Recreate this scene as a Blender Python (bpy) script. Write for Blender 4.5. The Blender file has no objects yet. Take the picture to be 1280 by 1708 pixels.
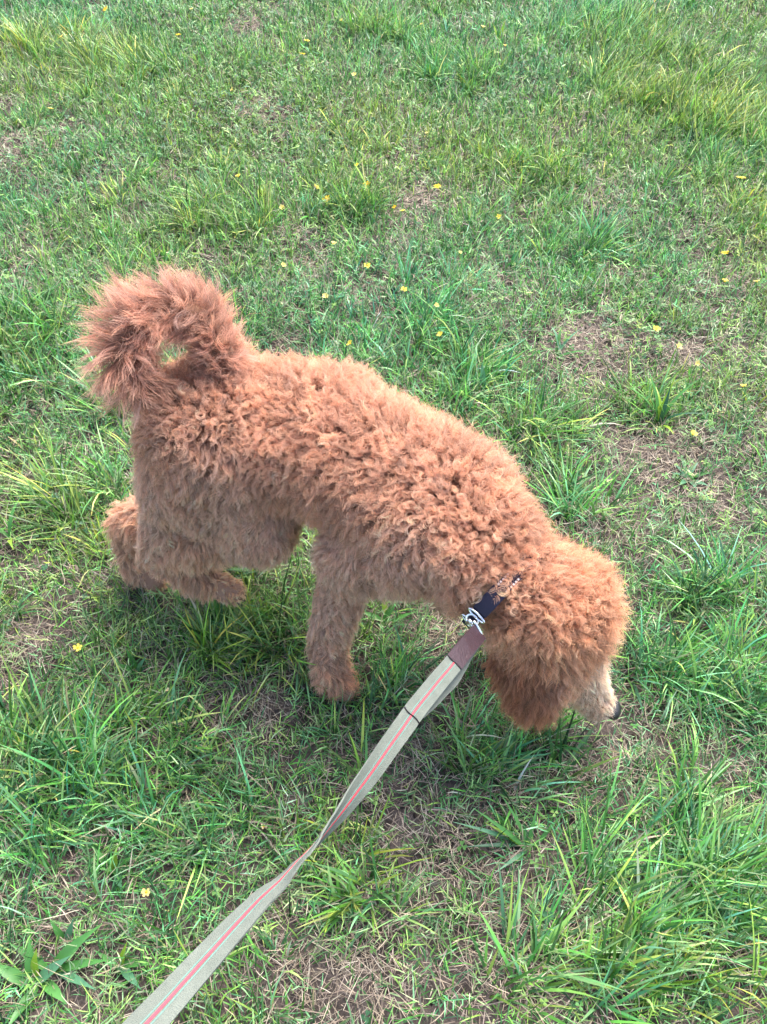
import bpy, bmesh, math
import numpy as np
from mathutils import Vector
RNG = np.random.default_rng(11)
scene = bpy.context.scene
COL = scene.collection

# ------------------------------------------------------------------ camera, sky, sun, exposure
CAM_H, PITCH, FPX = 1.4, math.radians(48), 1500.0
cam = bpy.data.cameras.new('camera'); cam_o = bpy.data.objects.new('camera', cam); COL.objects.link(cam_o)
cam.sensor_fit = 'VERTICAL'; cam.sensor_height = 24.0; cam.lens = 24.0 * FPX / 1708.0
cam.clip_start = 0.02; cam.clip_end = 600
cam_o.location = (0, 0, CAM_H); cam_o.rotation_euler = (math.pi/2 - PITCH, 0, 0)
scene.camera = cam_o
SUN_EL, SUN_AZ = math.radians(58), math.radians(28)
world = bpy.data.worlds.new('World'); scene.world = world; world.use_nodes = True
wn = world.node_tree.nodes; wn.clear()
wo = wn.new('ShaderNodeOutputWorld'); wb = wn.new('ShaderNodeBackground'); ws = wn.new('ShaderNodeTexSky')
ws.sky_type = 'NISHITA'; ws.sun_disc = False; ws.sun_elevation = SUN_EL; ws.sun_rotation = SUN_AZ
ws.air_density = 1.0; ws.dust_density = 3.0; ws.ozone_density = 1.0
wb.inputs['Strength'].default_value = 0.088
world.node_tree.links.new(ws.outputs[0], wb.inputs['Color']); world.node_tree.links.new(wb.outputs[0], wo.inputs['Surface'])
sun = bpy.data.lights.new('sun', 'SUN'); sun_o = bpy.data.objects.new('sun', sun); COL.objects.link(sun_o)
sun.energy = 1.5; sun.angle = math.radians(46); sun.color = (1.0, 0.95, 0.88)
sv = Vector((math.sin(SUN_AZ)*math.cos(SUN_EL), math.cos(SUN_AZ)*math.cos(SUN_EL), math.sin(SUN_EL)))
sun_o.rotation_euler = sv.to_track_quat('Z', 'Y').to_euler(); sun_o.location = (2, 5, 6)
scene.view_settings.view_transform = 'Standard'; scene.view_settings.look = 'None'
scene.view_settings.exposure = 2.62; scene.view_settings.gamma = 1.0; scene.view_settings.use_curve_mapping = False

scene.cycles.max_bounces = 5; scene.cycles.diffuse_bounces = 3; scene.cycles.glossy_bounces = 2; scene.cycles.transmission_bounces = 3; scene.cycles.adaptive_threshold = .025

# ------------------------------------------------------------------ helpers
FW = np.array([0, math.cos(PITCH), -math.sin(PITCH)]); UP = np.array([0, math.sin(PITCH), math.cos(PITCH)])
CP = np.array([0, 0, CAM_H])
def ray(x, y): return FW + np.array([1., 0, 0])*(x-640)/FPX + UP*(854-y)/FPX
def at(x, y, z):            # survey: the place at height z that the photograph shows at (x, y)
    d = ray(x, y); return CP + d*((z-CAM_H)/d[2])
def at_depth(x, y, d): return CP + ray(x, y)*d
def project(P):
    q = np.asarray(P) - CP; w = q @ FW
    return 640 + FPX*q[..., 0]/w, 854 - FPX*(q @ UP)/w

def _hash(ix, iy, iz, seed):
    h = (ix*374761393 + iy*668265263 + iz*2147483647 + seed*974634777) & 0xffffffff
    h = ((h ^ (h >> 13))*1274126177) & 0xffffffff
    h = ((h ^ (h >> 15))*2246822519) & 0xffffffff
    return ((h ^ (h >> 16)) & 0xffffff)/float(0xffffff)
def noise3(p, seed=0):
    p = np.asarray(p, float); i = np.floor(p).astype(np.int64); f = p - i; f = f*f*(3-2*f); r = 0
    for a in (0, 1):
        for b in (0, 1):
            for c in (0, 1):
                w = (f[..., 0] if a else 1-f[..., 0])*(f[..., 1] if b else 1-f[..., 1])*(f[..., 2] if c else 1-f[..., 2])
                r = r + w*_hash(i[..., 0]+a, i[..., 1]+b, i[..., 2]+c, seed)
    return r
def noise2(x, y, sc, seed=0, octv=3):
    r = 0; amp = 1; tot = 0
    for k in range(octv):
        r = r + amp*noise3(np.stack([x*sc, y*sc, np.zeros_like(x)+.37], -1), seed+k*17); tot += amp; amp *= .5; sc *= 2.1
    return r/tot
def nrm(v): return v/np.maximum(np.linalg.norm(v, axis=-1, keepdims=True), 1e-9)

def tag(o, label=None, cat=None, group=None, kind=None):
    if label: o['label'] = label
    if cat: o['category'] = cat
    if group: o['group'] = group
    if kind: o['kind'] = kind
    return o
def empty(name, loc):
    o = bpy.data.objects.new(name, None); COL.objects.link(o); o.location = loc; o.empty_display_size = .02; return o
def put(name, me, mat, parent=None, local=False):
    o = bpy.data.objects.new(name, me); COL.objects.link(o)
    if mat is not None:
        me.materials.clear(); me.materials.append(mat)
    if parent is not None:
        o.parent = parent
        if not local: o.location = -Vector(parent.location)
    return o
def mesh_np(name, V, loops, starts, totals, smooth=True, col=None):
    me = bpy.data.meshes.new(name); V = np.ascontiguousarray(V, np.float32)
    me.vertices.add(len(V)); me.vertices.foreach_set('co', V.ravel())
    me.loops.add(len(loops)); me.loops.foreach_set('vertex_index', np.ascontiguousarray(loops, np.int32))
    me.polygons.add(len(starts)); me.polygons.foreach_set('loop_start', np.ascontiguousarray(starts, np.int32))
    if smooth: me.polygons.foreach_set('use_smooth', np.ones(len(starts), bool))
    me.update(calc_edges=True)
    if col is not None:
        ca = me.color_attributes.new('Col', 'FLOAT_COLOR', 'POINT')
        c4 = np.ones((len(V), 4), np.float32); c4[:, :3] = col; ca.data.foreach_set('color', c4.ravel())
    return me
def mesh_py(name, V, Fc, smooth=True):
    me = bpy.data.meshes.new(name); me.from_pydata([tuple(map(float, v)) for v in V], [], Fc); me.update()
    if smooth: me.polygons.foreach_set('use_smooth', np.ones(len(me.polygons), bool))
    return me
def fix_normals(me):
    bm = bmesh.new(); bm.from_mesh(me); bmesh.ops.recalc_face_normals(bm, faces=bm.faces); bm.to_mesh(me); bm.free(); return me

# ------------------------------------------------------------------ materials
class NT:
    def __init__(s, name):
        s.m = bpy.data.materials.new(name); s.m.use_nodes = True; s.t = s.m.node_tree; s.t.nodes.clear()
        s.out = s.n('ShaderNodeOutputMaterial')
    def n(s, kind, **kw):
        nd = s.t.nodes.new(kind)
        for k, v in kw.items(): setattr(nd, k, v)
        return nd
    def l(s, a, b): s.t.links.new(a, b)
def plain(name, color, rough=.6, metal=0., var=.12, scale=60., bump=.0, bump_scale=300., spec=.4):
    N = NT(name); p = N.n('ShaderNodeBsdfPrincipled'); tc = N.n('ShaderNodeTexCoord'); nz = N.n('ShaderNodeTexNoise')
    nz.inputs['Scale'].default_value = scale; nz.inputs['Detail'].default_value = 4
    N.l(tc.outputs['Object'], nz.inputs['Vector'])
    mx = N.n('ShaderNodeMix', data_type='RGBA'); c = np.array(color)
    mx.inputs[6].default_value = (*np.clip(c*(1-var), 0, 1), 1); mx.inputs[7].default_value = (*np.clip(c*(1+var), 0, 1), 1)
    N.l(nz.outputs['Fac'], mx.inputs[0]); N.l(mx.outputs[2], p.inputs['Base Color'])
    p.inputs['Roughness'].default_value = rough; p.inputs['Metallic'].default_value = metal; p.inputs['Specular IOR Level'].default_value = spec
    if bump:
        n2 = N.n('ShaderNodeTexNoise'); n2.inputs['Scale'].default_value = bump_scale; N.l(tc.outputs['Object'], n2.inputs['Vector'])
        b = N.n('ShaderNodeBump'); b.inputs['Strength'].default_value = bump; b.inputs['Distance'].default_value = .002
        N.l(n2.outputs['Fac'], b.inputs['Height']); N.l(b.outputs[0], p.inputs['Normal'])
    N.l(p.outputs[0], N.out.inputs['Surface']); return N.m
def leafy(name, transl=.35, rough=.42, spec=.45, attr='Col', color=None, scale=90.):
    N = NT(name); p = N.n('ShaderNodeBsdfPrincipled'); tr = N.n('ShaderNodeBsdfTranslucent'); ms = N.n('ShaderNodeMixShader')
    if color is None:
        a = N.n('ShaderNodeAttribute', attribute_name=attr); src = a.outputs['Color']
    else:
        tc = N.n('ShaderNodeTexCoord'); nz = N.n('ShaderNodeTexNoise'); nz.inputs['Scale'].default_value = scale; nz.inputs['Detail'].default_value = 3
        N.l(tc.outputs['Object'], nz.inputs['Vector']); mx = N.n('ShaderNodeMix', data_type='RGBA'); c = np.array(color)
        mx.inputs[6].default_value = (*(c*.75), 1); mx.inputs[7].default_value = (*np.clip(c*1.25, 0, 1), 1)
        N.l(nz.outputs['Fac'], mx.inputs[0]); src = mx.outputs[2]
    N.l(src, p.inputs['Base Color']); N.l(src, tr.inputs['Color'])
    p.inputs['Roughness'].default_value = rough; p.inputs['Specular IOR Level'].default_value = spec
    ms.inputs[0].default_value = transl; N.l(p.outputs[0], ms.inputs[1]); N.l(tr.outputs[0], ms.inputs[2]); N.l(ms.outputs[0], N.out.inputs['Surface'])
    return N.m

def soil_material():
    N = NT('soil'); p = N.n('ShaderNodeBsdfPrincipled'); tc = N.n('ShaderNodeTexCoord')
    a = N.n('ShaderNodeTexNoise'); a.inputs['Scale'].default_value = 14; a.inputs['Detail'].default_value = 8; a.inputs['Roughness'].default_value = .65
    b = N.n('ShaderNodeTexNoise'); b.inputs['Scale'].default_value = 160; b.inputs['Detail'].default_value = 4
    N.l(tc.outputs['Object'], a.inputs['Vector']); N.l(tc.outputs['Object'], b.inputs['Vector'])
    r = N.n('ShaderNodeValToRGB'); e = r.color_ramp.elements
    e[0].position = .3; e[0].color = (.022, .017, .015, 1); e[1].position = .72; e[1].color = (.13, .105, .094, 1)
    N.l(a.outputs['Fac'], r.inputs[0])
    mx = N.n('ShaderNodeMix', data_type='RGBA', blend_type='MULTIPLY'); mx.inputs[0].default_value = .6
    r2 = N.n('ShaderNodeValToRGB'); r2.color_ramp.elements[0].position = .3; r2.color_ramp.elements[0].color = (.4, .36, .33, 1); r2.color_ramp.elements[1].position = .65
    N.l(b.outputs['Fac'], r2.inputs[0]); N.l(r.outputs[0], mx.inputs[6]); N.l(r2.outputs[0], mx.inputs[7])
    # past the lawn that is built blade by blade the sheet itself carries the colour of turf
    sep = N.n('ShaderNodeSeparateXYZ'); N.l(tc.outputs['Object'], sep.inputs[0])
    ln = N.n('ShaderNodeVectorMath', operation='DISTANCE'); ln.inputs[1].default_value = (0, 3, 0); N.l(tc.outputs['Object'], ln.inputs[0])
    mr = N.n('ShaderNodeMapRange'); mr.inputs['From Min'].default_value = 4.5; mr.inputs['From Max'].default_value = 8.5
    N.l(ln.outputs['Value'], mr.inputs['Value'])
    g = N.n('ShaderNodeValToRGB'); g.color_ramp.elements[0].color = (.03, .06, .018, 1); g.color_ramp.elements[1].color = (.10, .16, .05, 1)
    N.l(b.outputs['Fac'], g.inputs[0])
    m2 = N.n('ShaderNodeMix', data_type='RGBA'); N.l(mr.outputs[0], m2.inputs[0]); N.l(mx.outputs[2], m2.inputs[6]); N.l(g.outputs[0], m2.inputs[7])
    N.l(m2.outputs[2], p.inputs['Base Color']); p.inputs['Roughness'].default_value = .95; p.inputs['Specular IOR Level'].default_value = .2
    bp = N.n('ShaderNodeBump'); bp.inputs['Strength'].default_value = .7; bp.inputs['Distance'].default_value = .006
    N.l(b.outputs['Fac'], bp.inputs['Height']); N.l(bp.outputs[0], p.inputs['Normal']); N.l(p.outputs[0], N.out.inputs['Surface']); return N.m

# ------------------------------------------------------------------ the ground
def ground_h(x, y):
    x = np.asarray(x, float); y = np.asarray(y, float)
    f = np.clip(1.6 - np.hypot(x, y-3)/6, 0, 1)
    return ((noise2(x, y, 2.2, 5, 3)-.5)*.05 + (noise2(x, y, 14., 9, 2)-.5)*.014)*f
def axis_pts(lo, hi, step, far):
    a = list(np.arange(lo, hi+step/2, step)); s = step; b = [hi]; c = [lo]
    while b[-1] < far: s *= 1.5; b.append(b[-1]+s)
    s = step
    while c[-1] > -far: s *= 1.5; c.append(c[-1]-s)
    return np.array(c[:0:-1] + a + b[1:])
gx, gy = axis_pts(-3.2, 3.2, .03, 250), axis_pts(-.6, 5.6, .03, 250)
GX, GY = np.meshgrid(gx, gy); GZ = ground_h(GX, GY)
nx, ny = len(gx), len(gy)
idx = np.arange(nx*ny).reshape(ny, nx)
q = np.stack([idx[:-1, :-1], idx[:-1, 1:], idx[1:, 1:], idx[1:, :-1]], -1).reshape(-1, 4)
me = mesh_np('ground', np.stack([GX, GY, GZ], -1).reshape(-1, 3), q.ravel(), np.arange(len(q))*4, None)
tag(put('ground', me, soil_material()), 'brown soil under the patchy lawn', 'ground', kind='structure')

# ------------------------------------------------------------------ lawn density: where the photograph shows lush tufts and bare earth
BARE = [(1085, 765, 75), (985, 600, 60), (665, 1265, 60), (830, 1365, 95), (600, 1600, 95), (470, 1625, 60), (70, 1525, 65), (345, 1195, 50),
        (500, 1085, 45), (720, 1065, 50), (890, 1215, 60), (440, 190, 55), (30, 250, 45), (60, 670, 40), (1010, 330, 70), (500, 475, 50), (1130, 610, 40),
        (700, 340, 40), (600, 500, 40), (1010, 455, 40), (980, 880, 60), (960, 1520, 55), (1240, 1620, 45), (430, 1200, 50), (610, 1320, 55), (740, 1430, 80), (820, 1600, 70),
        (30, 1090, 40), (260, 1330, 40), (1000, 1290, 50), (1230, 1330, 45), (150, 60, 30), (400, 40, 45), (460, 410, 40), (1180, 860, 50), (60, 250, 50)]
LUSH = [(440, 1060, 80), (360, 1090, 60), (850, 1255, 95), (1150, 150, 150), (1230, 230, 110), (1120, 1500, 130), (1230, 1560, 120), (90, 1340, 100), (250, 1280, 80), (900, 740, 60),
        (950, 830, 55), (1190, 1150, 90), (640, 1140, 40), (890, 290, 60), (200, 110, 80), (90, 70, 70), (370, 360, 80), (40, 560, 70), (770, 640, 70), (320, 1380, 80), (1100, 680, 45),
        (60, 640, 60), (560, 350, 70), (430, 980, 50), (1080, 1100, 70), (1200, 1010, 70), (760, 120, 70), (1020, 60, 90), (130, 840, 60), (700, 560, 60), (960, 420, 60),
        (900, 1640, 60), (1080, 1640, 90), (560, 1520, 60), (130, 1230, 70), (40, 1250, 60), (640, 60, 60), (300, 640, 50), (160, 700, 50)]
def spots(lst, x, y):
    s = np.zeros_like(x)
    for (a, b, r) in lst:
        c = at(a, b, 0); rr = r/FPX*np.linalg.norm(c-CP)*1.15
        s = np.maximum(s, np.exp(-(((x-c[0])**2 + ((y-c[1])*.8)**2)/(rr*rr))))
    return s
gmx, gmy = np.linspace(-4.5, 4.5, 451), np.linspace(-1.5, 8.5, 501)
MX, MY = np.meshgrid(gmx, gmy)
BMAP = spots(BARE, MX, MY); LMAP = spots(LUSH, MX, MY)
NMAP = noise2(MX, MY, 2.6, 31, 3); N2MAP = noise2(MX, MY, 9., 77, 4)
def samp(M, x, y):
    i = np.clip(((x-gmx[0])/(gmx[1]-gmx[0])), 0, len(gmx)-1.001); j = np.clip((y-gmy[0])/(gmy[1]-gmy[0]), 0, len(gmy)-1.001)
    return M[j.astype(int), i.astype(int)]
DENS = np.clip(.88 + .8*(NMAP-.5) + 2.3*(N2MAP-.5) + .4*LMAP - .62*BMAP, .05, 1.)

def in_view(x, y, m=.25):
    d = y*math.cos(PITCH) + CAM_H*math.sin(PITCH)
    u = np.abs(x)/np.maximum(d, .05); return (u < 640/FPX + m/np.maximum(d, .3)) & (y > .1) & (y < 4.55)

class Blades:
    def __init__(s): s.V = []; s.C = []; s.L = []; s.S = []; s.nv = 0; s.nl = 0
    def add(s, root, length, width, az, tilt, curl, col, segs=3, twist=None, tipcol=None, droop=0.):
        n = len(root); k = segs
        t = np.linspace(0, 1, k+1)[None, :]
        ang = tilt[:, None] + curl[:, None]*t          # angle from vertical grows along the blade
        ds = (length/k)[:, None]
        hr = np.concatenate([np.zeros((n, 1)), np.cumsum(np.sin(ang[:, :-1])*ds, 1)], 1)
        vz = np.concatenate([np.zeros((n, 1)), np.cumsum(np.cos(ang[:, :-1])*ds, 1)], 1)
        d = np.stack([np.cos(az), np.sin(az)], -1)
        if twist is None: twist = RNG.normal(0, .8, n)
        tw = twist[:, None]*t
        side_az = az[:, None] + math.pi/2 + tw
        sway = (RNG.normal(0, .12, n)*length)[:, None]*t*t
        cx = root[:, 0, None] + d[:, 0, None]*hr - d[:, 1, None]*sway; cy = root[:, 1, None] + d[:, 1, None]*hr + d[:, 0, None]*sway
        cz = root[:, 2, None] + np.maximum(vz, .002+.004*t)
        w = width[:, None]*.5*np.array([.75, 1., .85, .6, .35, .2][:k] + [0.])[None, :] if k <= 6 else None
        wx, wy = np.cos(side_az)*w, np.sin(side_az)*w
        wz = w*RNG.normal(0, .25, (n, 1))
        A = np.stack([cx-wx, cy-wy, cz-wz], -1); B = np.stack([cx+wx, cy+wy, cz+wz], -1)
        V = np.concatenate([np.stack([A[:, :k], B[:, :k]], 2).reshape(n, 2*k, 3), A[:, k:k+1]], 1)
        m = 2*k+1
        c = np.repeat(col[:, None, :], m, 1)
        if tipcol is not None:
            tt = np.concatenate([np.repeat(t[0, :k], 2), [1.]])[None, :, None]**2; c = c*(1-tt) + tipcol[:, None, :]*tt
        lp = []
        st = []
        for i in range(k-1): st.append(len(lp)); lp += [2*i, 2*i+1, 2*i+3, 2*i+2]
        st.append(len(lp)); lp += [2*k-2, 2*k-1, 2*k]
        base = s.nv + np.arange(n)*m
        s.L.append((base[:, None] + np.array(lp)[None, :]).ravel()); s.S.append((s.nl + (np.arange(n)*len(lp))[:, None] + np.array(st)[None, :]).ravel())
        s.V.append(V.reshape(-1, 3)); s.C.append(c.reshape(-1, 3)); s.nv += n*m; s.nl += n*len(lp)
    def build(s, name, mat):
        V = np.concatenate(s.V); me = mesh_np(name, V, np.concatenate(s.L), np.concatenate(s.S), None, True, np.concatenate(s.C))
        return put(name, me, mat)

def scatter(density, fade=True):
    """random roots over the lawn, full density where the camera looks and thinner towards its edges"""
    n = int(density*9*10); x = RNG.uniform(-4.5, 4.5, n); y = RNG.uniform(-1.5, 8.5, n)
    v = in_view(x, y); keep = v & (RNG.random(n) < np.clip(1.15-.14*np.maximum(y-.8, 0), .55, 1)) | (~v & (RNG.random(n) < .07))
    return x[keep], y[keep]
GREENS = np.array([[.070, .23, .040], [.11, .31, .055], [.035, .13, .035], [.18, .40, .085], [.085, .26, .115], [.15, .34, .15], [.25, .42, .09], [.05, .17, .05], [.15, .31, .13], [.23, .41, .14]])
def green(n, x, y, bright=1.):
    c = GREENS[RNG.integers(0, len(GREENS), n)]*np.array([1.02, 1.03, .97])
    hue = (noise2(x, y, 1.7, 55, 2)-.45)
    c[:, 0] *= 1 + 1.2*hue; c[:, 2] *= 1 - 1.0*hue
    return np.clip(c*bright*np.exp(RNG.normal(-.10, .46, (n, 1))), .005, .62)
STRAW = np.array([[.34, .27, .19], [.26, .20, .15], [.40, .33, .24], [.20, .15, .115], [.30, .235, .195], [.46, .40, .31]])

grass_mat = leafy('grass_blade', .30, .36, .42)
# dry thatch lying over the soil
T = Blades()
x, y = scatter(14500)
dn = samp(DENS, x, y); keep = RNG.random(len(x)) < np.clip(1.0-.66*dn, .25, 1)*np.clip(1.35-.2*y, .5, 1); x, y = x[keep], y[keep]
xb, yb = scatter(26000); kb = (RNG.random(len(xb)) < np.clip(samp(BMAP, xb, yb)*1.1-.3, 0, .8)*np.clip(1.3-samp(DENS, xb, yb), 0, 1)); x, y = np.concatenate([x, xb[kb]]), np.concatenate([y, yb[kb]]); n = len(x)
r = np.stack([x, y, ground_h(x, y)+RNG.uniform(0, .012, n)*RNG.choice([1., 1., 2.4], n)], -1)
wide = 1 + .35*np.maximum(y-1, 0)
T.add(r, RNG.uniform(.010, .036, n)*RNG.choice([1., 1., 1., 1.9], n), RNG.uniform(.0006, .0014, n)*wide, RNG.uniform(0, 6.283, n), RNG.uniform(1.15, 1.55, n), RNG.normal(.05, 1.0, n),
      STRAW[RNG.integers(0, len(STRAW), n)]*RNG.uniform(.4, 1.15, (n, 1)), 3)
tag(T.build('thatch', leafy('dry_straw', .12, .7, .3)), 'dry tan straw lying between the grass on the soil', 'thatch', kind='stuff')

G = Blades()
# fine low turf
x, y = scatter(16000)
dn = samp(DENS, x, y); keep = RNG.random(len(x)) < np.clip(dn*1.15, 0, 1); x, y, dn = x[keep], y[keep], dn[keep]; n = len(x)
r = np.stack([x, y, ground_h(x, y)], -1); wide = 1 + .28*np.maximum(y-1, 0)
L = RNG.uniform(.018, .06, n)*(.65+.75*dn)
col = green(n, x, y); dry = RNG.random(n) < .20; col[dry] = STRAW[RNG.integers(0, len(STRAW), dry.sum())]*RNG.uniform(.5, 1.2, (dry.sum(), 1))
for far in (False, True):
    q = (y > 2.) == far; k = int(q.sum())
    G.add(r[q], L[q], RNG.uniform(.0011, .0025, k)*wide[q], RNG.uniform(0, 6.283, k), np.abs(RNG.normal(.65, .45, k)), RNG.normal(.5, .8, k), col[q], 2 if far else 3)
# wiry runners that carry short leaves left and right
x, y = scatter(1400); dn = samp(DENS, x, y); keep = RNG.random(len(x)) < np.clip(dn*.8+.3, 0, 1); x, y = x[keep], y[keep]; n = len(x)
saz, stl, sl = RNG.uniform(0, 6.283, n), np.clip(RNG.normal(.9, .35, n), .1, 1.4), RNG.uniform(.035, .09, n)
r0 = np.stack([x, y, ground_h(x, y)], -1); sdir = np.stack([np.cos(saz)*np.sin(stl), np.sin(saz)*np.sin(stl), np.cos(stl)], -1)
cs_ = green(n, x, y, 1.05); pal = RNG.random(n) < .35; cs_[pal] = cs_[pal]*.5 + np.array([.17, .19, .11]); wide = 1 + .28*np.maximum(y-1, 0)
G.add(r0, sl, .0013*wide, saz, stl, np.zeros(n), cs_*.9, 3)
for k in range(6):
    rt = r0 + sdir*(sl*(.25+.13*k))[:, None]; sgn = (1 if k % 2 else -1)
    G.add(rt, RNG.uniform(.012, .03, n), RNG.uniform(.0014, .0024, n)*wide, saz + sgn*RNG.uniform(.5, 1.3, n), np.clip(stl+RNG.normal(0, .3, n), .2, 1.45), RNG.normal(.35, .4, n), cs_*RNG.uniform(.75, 1.2, (n, 1)), 2)
# tufts: bunches of longer blades that fan out from one crown
def tufts(cx, cy, nb, rad, Lm, wm, lean_az=None, lean=0., bright=1., segs=4):
    for i in range(len(cx)):
        n = int(nb[i]); a = RNG.uniform(0, 6.283, n); rr = rad[i]*np.sqrt(RNG.random(n))
        X = cx[i]+rr*np.cos(a); Y = cy[i]+rr*np.sin(a)
        r = np.stack([X, Y, ground_h(X, Y)-.002], -1)
        az = a + RNG.normal(0, .6, n); tl = np.abs(.12 + .6*rr/rad[i] + RNG.normal(0, .18, n)); cu = np.abs(RNG.normal(.55, .4, n))
        if lean_az is not None:
            vx = np.cos(az)*np.sin(tl) + lean*math.cos(lean_az[i]); vy = np.sin(az)*np.sin(tl) + lean*math.sin(lean_az[i])
            az = np.arctan2(vy, vx); tl = np.clip(np.hypot(vx, vy), 0, 1.25)
        hue = RNG.normal(0, .12)
        c = green(n, X, Y, bright*np.exp(RNG.normal(0, .28))); c[:, 0] *= 1+hue; c[:, 2] *= 1-hue
        tip = c*np.array([1.5, 1.15, 1.1]); dr = RNG.random(n) < .12; tip[dr] = [.30, .25, .13]
        G.add(r, Lm[i]*RNG.uniform(.45, 1.15, n), wm[i]*RNG.uniform(.6, 1.2, n), az, tl, cu, c, segs, tipcol=tip)
m = 5200
x = RNG.uniform(-4.3, 4.3, m); y = RNG.uniform(-1.2, 7, m); v = in_view(x, y, .3)
ok = (RNG.random(m) < np.where(v, 1., .45)) & (RNG.random(m) < np.clip(samp(DENS, x, y)*1.3-.22, 0, 1)); x, y = x[ok], y[ok]; m = len(x)
tufts(x, y, RNG.integers(10, 34, m), RNG.uniform(.012, .05, m), RNG.uniform(.05, .115, m)*np.clip(1.15-.12*y, .7, 1.), RNG.uniform(.0025, .0043, m)*(1+.13*np.maximum(y-1, 0)),
      RNG.normal(.5, 1.4, m), .25, segs=3)
# the lush clumps
for (a, b, rp) in LUSH:
    c = at(a, b, .0); rr = rp/FPX*np.linalg.norm(c-CP); k = int(np.clip((rr/.05)**2*2.2, 3, 26 if b > 400 else 85))
    q = RNG.uniform(0, 6.283, k); s = rr*np.sqrt(RNG.random(k))*.95
    laz = .55 if (a > 850 and b > 1200) else (.25 if (a > 950 and b < 350) else RNG.uniform(0, 6.28))
    ln = .6 if (a > 850 and b > 1200) else .3
    tufts(c[0]+s*np.cos(q), c[1]+s*np.sin(q), RNG.integers(18, 42, k), RNG.uniform(.015, .045, k), RNG.uniform(.085, .15, k), RNG.uniform(.0032, .005, k), np.full(k, laz)+RNG.normal(0, .35, k), ln, 1.0)
tag(G.build('grass', grass_mat), 'mixed green lawn grass with lush tufts around the dog', 'grass', kind='stuff')

# low clover-like ground cover: three leaflets on each stalk, in patches
def leaflets():
    x, y = scatter(4200)
    d = noise2(x, y, 2.1, 91, 3); keep = (RNG.random(len(x)) < np.clip((d-.46)*5, .03, 1)); x, y = x[keep], y[keep]; n = len(x)
    z = ground_h(x, y) + RNG.uniform(.008, .04, n); R = RNG.uniform(.004, .0085, n)*(1+.1*np.maximum(y-1, 0)); a0 = RNG.uniform(0, 6.283, n)
    tx, ty = RNG.normal(0, .35, n), RNG.normal(0, .35, n)
    u = np.array([0, .55, 1.0, .88, 1.0, .55]); vv = np.array([0, -.42, -.36, 0, .36, .42]); hz = np.array([0, .12, .05, -.1, .05, .12])
    V = []
    for k in range(3):
        a = a0 + k*2.094; ca, sa = np.cos(a)[:, None], np.sin(a)[:, None]
        lx, ly = u[None]*R[:, None], vv[None]*R[:, None]
        px, py = lx*ca-ly*sa, lx*sa+ly*ca
        V.append(np.stack([x[:, None]+px, y[:, None]+py, z[:, None]+hz[None]*R[:, None]+px*tx[:, None]+py*ty[:, None]], -1))
    V = np.stack(V, 1).reshape(-1, 6, 3); m = len(V)
    b = np.arange(m)*6; L = (b[:, None]+np.array([0, 1, 2, 3, 0, 3, 4, 5])[None]).ravel()
    c = np.array([[.06, .17, .04], [.10, .22, .05], [.05, .14, .06], [.15, .26, .06]])[RNG.integers(0, 4, n)]*RNG.uniform(.7, 1.3, (n, 1))
    me = mesh_np('clover', V.reshape(-1, 3), L, np.arange(m*2)*4, None, True, np.repeat(c, 18, 0))
    tag(put('clover', me, leafy('clover_leaf', .3, .5, .4)), 'tiny green clover leaflets spread through the lawn', 'ground cover', kind='stuff')
leaflets()
# crumbs of earth and small stones
x, y = scatter(420); n = len(x); sz = RNG.uniform(.0015, .006, n)*RNG.choice([1, 1, 1, 1.8], n)
o6 = np.array([[1, 0, 0], [-.8, .5, 0], [-.2, -1, .1], [.1, .1, .9], [0, 0, -.6], [.4, .8, .2]], float); V = np.stack([x, y, ground_h(x, y)+sz*.3], -1)[:, None] + (o6[None]+RNG.normal(0, .25, (n, 6, 3)))*sz[:, None, None]
fc = np.array([0, 5, 3, 5, 1, 3, 1, 2, 3, 2, 0, 3, 5, 0, 4, 1, 5, 4, 2, 1, 4, 0, 2, 4]); L = (np.arange(n)[:, None]*6+fc[None]).ravel()
cc = np.array([[.06, .042, .034], [.10, .075, .062], [.15, .12, .10], [.045, .032, .026]])[RNG.integers(0, 4, n)]
me = mesh_np('soil_crumbs', V.reshape(-1, 3), L, np.arange(n*8)*3, None, False, np.repeat(cc, 6, 0))
tag(put('soil_crumbs', me, leafy('earth_crumb', 0., .95, .15)), 'brown crumbs of earth scattered over the bare patches', 'soil', kind='stuff')
if 0: print('TRIS', sum(sum(len(p.vertices)-2 for p in m.polygons) for m in bpy.data.meshes if len(m.polygons) < 400000), [(m.name, len(m.polygons), len(m.loops)) for m in bpy.data.meshes])
# ------------------------------------------------------------------ the dog
AX = nrm(np.array([.93, -.37, 0.])); LAT = nrm(np.array([.37, .93, 0.]))   # nose-ward, and towards the far side
rump, mid, chest = at(352, 724, .405), at(541, 739, .40), at(738, 860, .39)
neck0, neck1 = at(775, 895, .39), at(862, 985, .345)
skull, brow = at(911, 1022, .285), at(942, 1066, .225)
muz0, muz1 = at(962, 1117, .17), at(996, 1167, .09)
tail = [at_depth(*p) for p in [(366, 664, 1.40), (372, 600, 1.38), (342, 537, 1.35), (286, 514, 1.325), (230, 535, 1.315), (208, 590, 1.325), (234, 640, 1.35)]]
hipN, hipF = rump - LAT*.014 + AX*.03 - np.array([0, 0, .012]), rump + LAT*.055 + AX*.02
kneeN = at(432, 868, .27); hockN = at(268, 918, .155); ballN = at(350, 972, .085); toeN = at(392, 988, .07)
kneeF = hipF + AX*.07 + np.array([0, 0, -.15]); hockF = at(216, 868, .16); ballF = at(228, 948, .05); toeF = at(262, 968, .03)
shN, shF = chest - LAT*.05, chest + LAT*.05
elbN = at(585, 925, .285); wriN = at(548, 1070, .10); padN = at(552, 1136, .028); toeNf = at(584, 1149, .020)
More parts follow.
